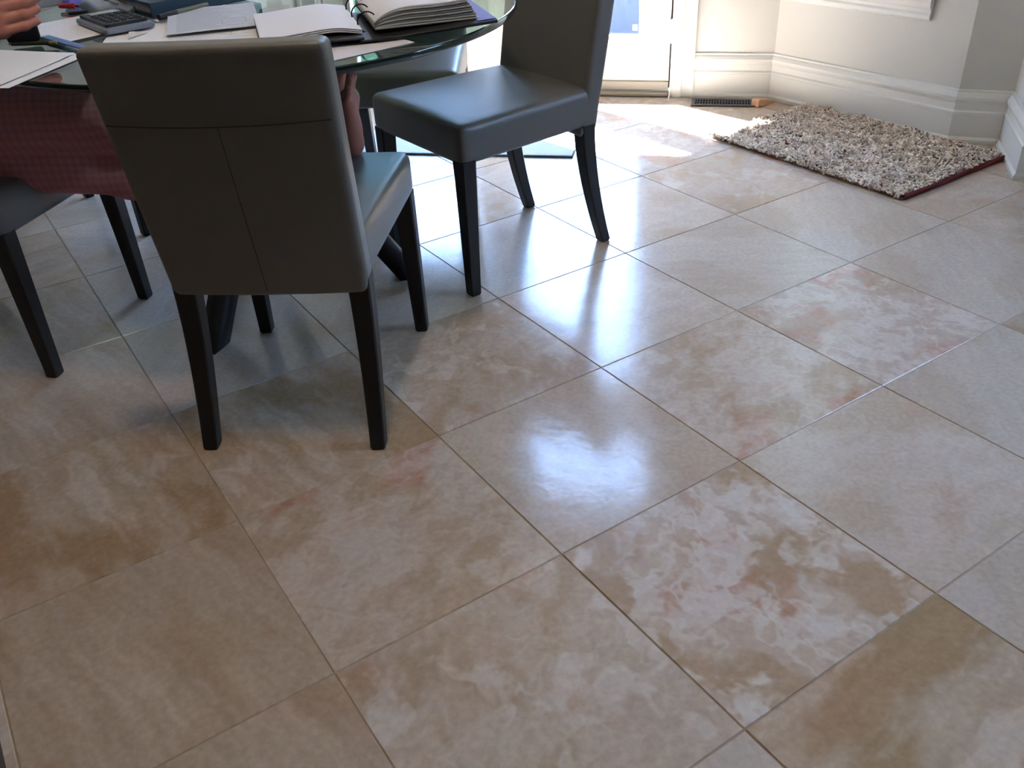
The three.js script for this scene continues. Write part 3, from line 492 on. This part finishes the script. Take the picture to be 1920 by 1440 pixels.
{ // open ring binder with a thick stack on the right
  const b = thing('ring_binder', 'open black ring binder with purple lining and a thick stack of pages', 'binder', [0.592, TT + 0.004, -1.297], Math.atan2(-0.298, 0.955));
  const black = phys(0x0c0b12, 0.45), purple = std(0x4c2a86, 0.5), page = std(0xe9e7ea, 0.8), pageG = std(0xa5a2a0, 0.85);
  const D = 0.3, W = 0.258;
  mesh('cover_right', soft(W, 0.008, D, 0.002, [4, 2, 4]).rotateZ(0.045).translate(W / 2 + 0.015, 0.0085, -D / 2 + 0.03), black, b);
  mesh('cover_left', soft(0.21, 0.006, D, 0.002, [4, 2, 4]).rotateZ(-0.02).translate(-0.105 - 0.015, 0.012, -D / 2 + 0.03), black, b);
  mesh('cover_lining', soft(0.04, 0.0016, D - 0.016, 0.0006, [2, 2, 2]).rotateZ(0.045).translate(W - 0.007, 0.0180, -D / 2 + 0.03), purple, b).userData.label = 'purple lining';
  mesh('spine', soft(0.05, 0.006, D, 0.002, [4, 2, 4]).translate(0, 0.004, -D / 2 + 0.03), black, b);
  for (let k = 0; k < 3; k++) mesh('ring', new THREE.TorusGeometry(0.021, 0.0016, 8, 28).translate(0.004, 0.026, -0.045 - k * 0.09), std(0x2b2c30, 0.35, { metalness: 0.9 }), b);
  for (let k = 0; k < 9; k++) { // sections of the page stack, uneven at their edges
    const w = 0.224 - 0.003 * k + 0.004 * rnd(), t = 0.0046;
    const g = soft(w, t, D - 0.02, 0.0005, [18, 2, 6], (v) => { const x = v.x + w / 2; v.y += -0.012 * (k / 9) * Math.exp(-x / 0.028) * 2.2 + 0.0075 * smooth(0.1, 0.22, x) * (k / 9) + 0.003 * Math.sin(x * 26) * (k / 9); });
    mesh('page_section', g.translate(0.012 + w / 2 + 0.002 * rnd(), 0.016 + k * 0.0046 + 0.002 * 1, -D / 2 + 0.006 + 0.003 * (rnd() - 0.5)), k === 8 ? page : pageG, b);
  }
  for (let k = 0; k < 3; k++) { const w = 0.21; mesh('page_section', soft(w, 0.0032, D - 0.02, 0.001, [18, 2, 6], (v) => { const x = w / 2 - v.x; v.y += -0.006 * Math.exp(-x / 0.03) + 0.004 * Math.sin(x * 20 + 0.6) * smooth(0, 0.06, x); }).translate(-0.014 - w / 2, 0.019 + k * 0.0036, -D / 2 + 0.008), page, b); }
}
{ // thick teal folder with a magenta cover panel
  const t = thing('teal_folder', 'thick dark teal folder with a magenta panel on its cover, behind the papers', 'folder', [0.297, TT + 0.0062, -1.882], tangle([0.301, -1.888], [0.58, -1.944]));
  const teal = std(0x17364a, 0.5);
  mesh('cover', soft(0.3, 0.004, 0.23, 0.0015, [2, 2, 2]).translate(0.15, 0.034, -0.115), teal, t); mesh('cover', soft(0.3, 0.004, 0.23, 0.0015, [2, 2, 2]).translate(0.15, 0.002, -0.115), teal, t);
  mesh('spine', soft(0.3, 0.036, 0.005, 0.0022, [2, 6, 2]).translate(0.15, 0.018, -0.002), teal, t);
  mesh('pages', soft(0.285, 0.027, 0.215, 0.001, [2, 2, 2]).translate(0.15, 0.018, -0.115), paperMat, t);
  mesh('cover_panel', soft(0.2, 0.0016, 0.16, 0.0007, [2, 2, 2]).translate(0.12, 0.0367, -0.115), std(0x7a2a6a, 0.5), t).userData.label = 'magenta panel';
}
{ // calculator in its grey slide-on cover
  const t = thing('calculator', 'dark pocket calculator in a grey case lying on the papers', 'calculator', [0.208, TT + 0.005, -1.88], 0.12);
  t.scale.setScalar(1.17);
  mesh('case', soft(0.1, 0.012, 0.175, 0.005, [8, 4, 8]).translate(0, 0.006, 0), std(0x7b8494, 0.45), t);
  mesh('body', soft(0.084, 0.012, 0.155, 0.003, [6, 4, 8]).translate(0, 0.013, -0.004), std(0x1b222b, 0.45), t);
  mesh('display', soft(0.06, 0.002, 0.026, 0.0008, [2, 2, 2]).translate(0, 0.0194, -0.052), phys(0x8e9aa0, 0.15), t);
  for (let r = 0; r < 6; r++) for (let c = 0; c < 5; c++) mesh('key', soft(0.011, 0.003, 0.008, 0.0012, [3, 2, 3]).translate(-0.03 + c * 0.015, 0.02, -0.024 + r * 0.0165), std(r < 2 ? 0x222a33 : 0x2a323c, 0.5), t);
}
{ // soft clear pouch
  const t = thing('pencil_pouch', 'cloudy grey-blue plastic pouch between the calculator and the teal folder', 'pouch', [0.236, TT + 0.001, -2.075], 0.1);
  const bag = soft(0.085, 0.03, 0.2, 0.012, [14, 8, 18], (v) => { v.y *= 1 - 0.5 * Math.abs(v.z / 0.1) ** 3; v.y += 0.004 * Math.sin(v.x * 90 + v.z * 40) * (v.y > 0 ? 1 : 0); });
  mesh('bag', bag.translate(0, 0.0155, 0), phys(0x93a3b4, 0.35, { transmission: 0.45, thickness: 0 }), t);
  mesh('zip', soft(0.006, 0.003, 0.19, 0.001, [2, 2, 6]).translate(0, 0.0335, 0), std(0x3b4652, 0.5), t);
}
function stick(name, label, cat, a, b, r, h, parts, group) { // a round pen lying on the table from a to b; parts: [from, to, radius factor, colour, name]
  const d = [b[0] - a[0], b[1] - a[1]], L = Math.hypot(...d), t = thing(name, label, cat, [a[0], TT + h + r, a[1]], -Math.atan2(d[1], d[0]), group);
  for (const [f0, f1, k0, k1, col, n] of parts) mesh(n, new THREE.LatheGeometry([[0, f0 * L], [r * k0 * 0.85, f0 * L], [r * k0, f0 * L + 0.001], [r * k1, f1 * L - 0.001], [r * k1 * 0.85, f1 * L], [0, f1 * L]].map((p) => new THREE.Vector2(...p)), 14).rotateZ(-Math.PI / 2), std(col, 0.4), t);
  return t;
}
stick('pen', 'thin dark pen with a red cap and a red end, beyond the calculator', 'pen', [0.15, -2.234], [0.262, -2.123], 0.0075, 0.003, [[0.2, 0.82, 0.35, 0.35, 0x1c2530, 'barrel'], [0, 0.3, 0.7, 1, 0xb0202c, 'end_piece'], [0.68, 1, 1, 0.6, 0xb0202c, 'cap']]);
stick('pen', 'black pen lying just behind the calculator in front of the red pen', 'pen', [0.15, -2.12], [0.26, -2.06], 0.005, 0.003, [[0, 0.7, 0.9, 1, 0x14181d, 'barrel'], [0.7, 1, 1.1, 0.9, 0x0a0c10, 'cap']]);
stick('marker', 'olive grey marker with a black cap lying on the white sheets before the teal folder', 'marker', [0.3, -1.835], [0.44, -1.902], 0.0085, 0.007, [[0, 0.35, 0.9, 1, 0x14161a, 'cap'], [0.35, 1, 0.95, 0.8, 0x5d6456, 'barrel']]);
stick('pencil', 'dark olive pencil lying at the left of the table in front of the phone', 'pencil', [-0.035, -1.835], [0.055, -1.765], 0.004, 0.006, [[0, 0.08, 0.2, 1, 0xb99a6b, 'tip'], [0.08, 0.85, 1, 1, 0x2a2c24, 'shaft'], [0.85, 1, 1.05, 1.05, 0x77702f, 'ferrule']]);
{ const m = mesh('ruler', soft(0.2, 0.003, 0.02, 0.001, [2, 2, 2]), phys(0x1457a8, 0.3)); m.position.set(0.071, TT + 0.0075, -1.775); m.rotation.y = tangle([0.045, -1.88], [0.095, -1.66]); tag(m, 'blue plastic ruler lying between the phone and the chair back', 'ruler'); }
{ const m = mesh('eraser', soft(0.05, 0.022, 0.028, 0.008, [8, 6, 6]), std(0x6a66c0, 0.6)); m.position.set(0.19, TT + 0.0125, -2.262); m.rotation.y = 0.6; tag(m, 'purple-blue eraser beyond the red-capped pen', 'eraser'); }
{ const sh = new THREE.Shape([[0, 0], [0.06, 0.004], [0.05, 0.05]].map((p) => new THREE.Vector2(...p))), m = mesh('folded_note', new THREE.ExtrudeGeometry(sh, { depth: 0.002, bevelEnabled: true, bevelSize: 0.0005, bevelThickness: 0.0005, bevelSegments: 1 }).rotateX(-Math.PI / 2), std(0xcfcac3, 0.8)); m.position.set(0.195, TT + 0.0035, -1.715); m.rotation.set(0, 0.5, 0); tag(m, 'small folded paper corner between the calculator and the white sheets', 'note'); }

// ---------------------------------------------------------------- things on the floor
{ // shaggy rug with a dark red bound end
  const x0 = 2.312, x1 = 2.893, z0 = -1.975, z1 = -1.112, t = thing('shag_rug', 'shaggy beige and grey rug with a dark red bound end, lying along the right wall', 'rug', [(x0 + x1) / 2, 0, (z0 + z1) / 2], 0.012);
  const w = x1 - x0, d = z1 - z0;
  mesh('backing', soft(w, 0.008, d, 0.003, [4, 2, 4]).translate(0, 0.004, 0), std(0x9a8474, 0.95), t);
  mesh('bound_edge', tube([[-w / 2 + 0.004, 0.0085, d / 2 + 0.002], [-w / 6, 0.009, d / 2 + 0.005], [w / 6, 0.0085, d / 2 + 0.001], [w / 2 - 0.006, 0.009, d / 2 + 0.003]], 0.0085, 40, 8), std(0x5d0f18, 0.9), t).userData.label = 'dark red binding';
  const tuft = new THREE.CapsuleGeometry(0.0036, 0.022, 2, 5), N = 9000, pile = new THREE.InstancedMesh(tuft, std(0xffffff, 0.95), N), m = new THREE.Matrix4(), q = new THREE.Quaternion(), e = new THREE.Euler(), c = new THREE.Color();
  for (let i = 0; i < N; i++) {
    const x = (rnd() - 0.5) * (w + 0.016), z = (rnd() - 0.5) * (d - 0.002) - 0.006, lean = fbm(x * 14, z * 14, 4, 2) * 3;
    e.set(0.75 + 0.5 * Math.sin(lean * 3) + (rnd() - 0.5) * 0.8, 0.5 * (rnd() - 0.5), 0.55 + 0.5 * Math.cos(lean * 3) + (rnd() - 0.5) * 0.8); q.setFromEuler(e);
    m.compose(V(x, 0.011 + 0.006 * rnd() + 0.005 * fbm(x * 18, z * 18, 1, 2), z), q, V(1, 0.8 + 0.5 * rnd(), 1)); pile.setMatrixAt(i, m);
    const k = rnd(), patch = fbm(x * 9, z * 9, 7, 3); c.setHex(k < 0.005 ? 0x94343c : k < 0.03 ? 0x9a8678 : k < 0.3 ? 0xd6c2b3 : 0xeee0d4).multiplyScalar(0.92 + 0.16 * rnd() + 0.3 * patch); pile.setColorAt(i, c);
  }
  pile.name = 'pile'; pile.userData.kind = 'stuff'; pile.castShadow = pile.receiveShadow = true; t.add(pile);
}
{ // ribbed door mat
  const a = V(1.13, 0, -2.755), b = V(1.752, 0, -2.145), L = a.distanceTo(b), turn = -Math.atan2(b.z - a.z, b.x - a.x), dep = 0.285;
  const weave = texture(256, 256, (u, v) => { const s = Math.sin((u * 16 + v * 16) * Math.PI * 2), r = Math.sin((u * 48 - v * 48) * Math.PI * 2), c = 196 + 34 * s + 8 * r; return [c, c, c + 4]; }, true, true); weave.repeat.set(5, 5);
  const wb = texture(256, 256, (u, v) => { const c = 128 + 100 * Math.sin((u * 16 + v * 16) * Math.PI * 2); return [c, c, c]; }, false, true); wb.repeat.set(5, 5);
  const t = thing('door_mat', 'pale grey ribbed door mat lying before the glazed door behind the sideways chair', 'mat', [(a.x + b.x) / 2, 0, (a.z + b.z) / 2], turn);
  mesh('mat', soft(L, 0.009, dep, 0.003, [6, 2, 6]).translate(0, 0.0046, -dep / 2), std(0xffffff, 0.9, { map: weave, bumpMap: wb, bumpScale: 0.002 }), t);
  mesh('rubber_edge', box(L + 0.006, 0.005, dep + 0.006, 0, 0.0026, -dep / 2), std(0x4b4c50, 0.9), t);
}
{ // floor register against the wall
  const t = thing('floor_vent', 'dark grey metal floor vent with fine louvres by the wall right of the door', 'vent', [2.668, 0.0005, -2.252], -Math.atan2(0.725, 0.69)), w = 0.295, d = 0.1;
  mesh('vent_well', box(w - 0.03, 0.0016, d - 0.03, 0, 0.0008, 0), M.ventDark, t);
  mesh('frame', [soft(w, 0.006, 0.017, 0.002, [4, 2, 2]).translate(0, 0.003, d / 2 - 0.0085), soft(w, 0.006, 0.017, 0.002, [4, 2, 2]).translate(0, 0.003, -d / 2 + 0.0085), soft(0.017, 0.006, d, 0.002, [2, 2, 4]).translate(w / 2 - 0.0085, 0.003, 0), soft(0.017, 0.006, d, 0.002, [2, 2, 4]).translate(-w / 2 + 0.0085, 0.003, 0)], M.vent, t);
  const bars = []; for (let i = 0; i < 21; i++) bars.push(box(0.0035, 0.004, d - 0.034, -w / 2 + 0.024 + i * 0.0119, 0.0036, 0)); bars.push(box(w - 0.034, 0.0045, 0.005, 0, 0.0036, 0));
  mesh('louvres', bars, M.vent, t).userData.kind = 'stuff';
}
{ // wooden wedge
  const sh = new THREE.Shape([[0, 0], [0.125, 0], [0.125, 0.005], [0.02, 0.032], [0.004, 0.034], [0, 0.028]].map((p) => new THREE.Vector2(...p)));
  const m = mesh('door_wedge', new THREE.ExtrudeGeometry(sh, { depth: 0.04, bevelEnabled: true, bevelSize: 0.0025, bevelThickness: 0.0025, bevelSegments: 2 }).translate(-0.06, 0.0027, -0.02), std(0xc79b78, 0.55)); m.position.set(2.77, 0, -2.138); m.rotation.y = 0.1; m.scale.setScalar(0.85); tag(m, 'light wooden door wedge lying on the floor at the end of the vent', 'door wedge');
}
{ // kitchen island, of which one dark corner shows at the lower left
  const t = thing('kitchen_island', 'dark brown wooden cabinet whose foot shows at the bottom left corner of the photo', 'cabinet', [-0.83, 0, 0.16]), w = 0.7, d = 1.6;
  mesh('carcass', soft(w, 0.86, d, 0.004, [2, 2, 2]).translate(0, 0.43, 0), M.darkWood, t);
  mesh('plinth', box(w + 0.014, 0.09, d + 0.014, 0, 0.045, 0), M.darkWood, t);
  mesh('worktop', soft(w + 0.04, 0.035, d + 0.05, 0.008, [2, 4, 2]).translate(-0.02, 0.878, 0), std(0x6f665b, 0.25), t);
  for (const z of [-0.4, 0.4]) { const dr = mesh('door', soft(0.02, 0.7, 0.74, 0.004, [2, 2, 2]).translate(w / 2 + 0.006, 0.47, z), M.darkWood, t); mesh('handle', new THREE.CylinderGeometry(0.006, 0.006, 0.14, 10).translate(w / 2 + 0.034, 0.62, z + (z < 0 ? 0.28 : -0.28)), std(0x8a8a88, 0.3, { metalness: 0.9 }), dr); }
}


renderer.render(scene, camera);
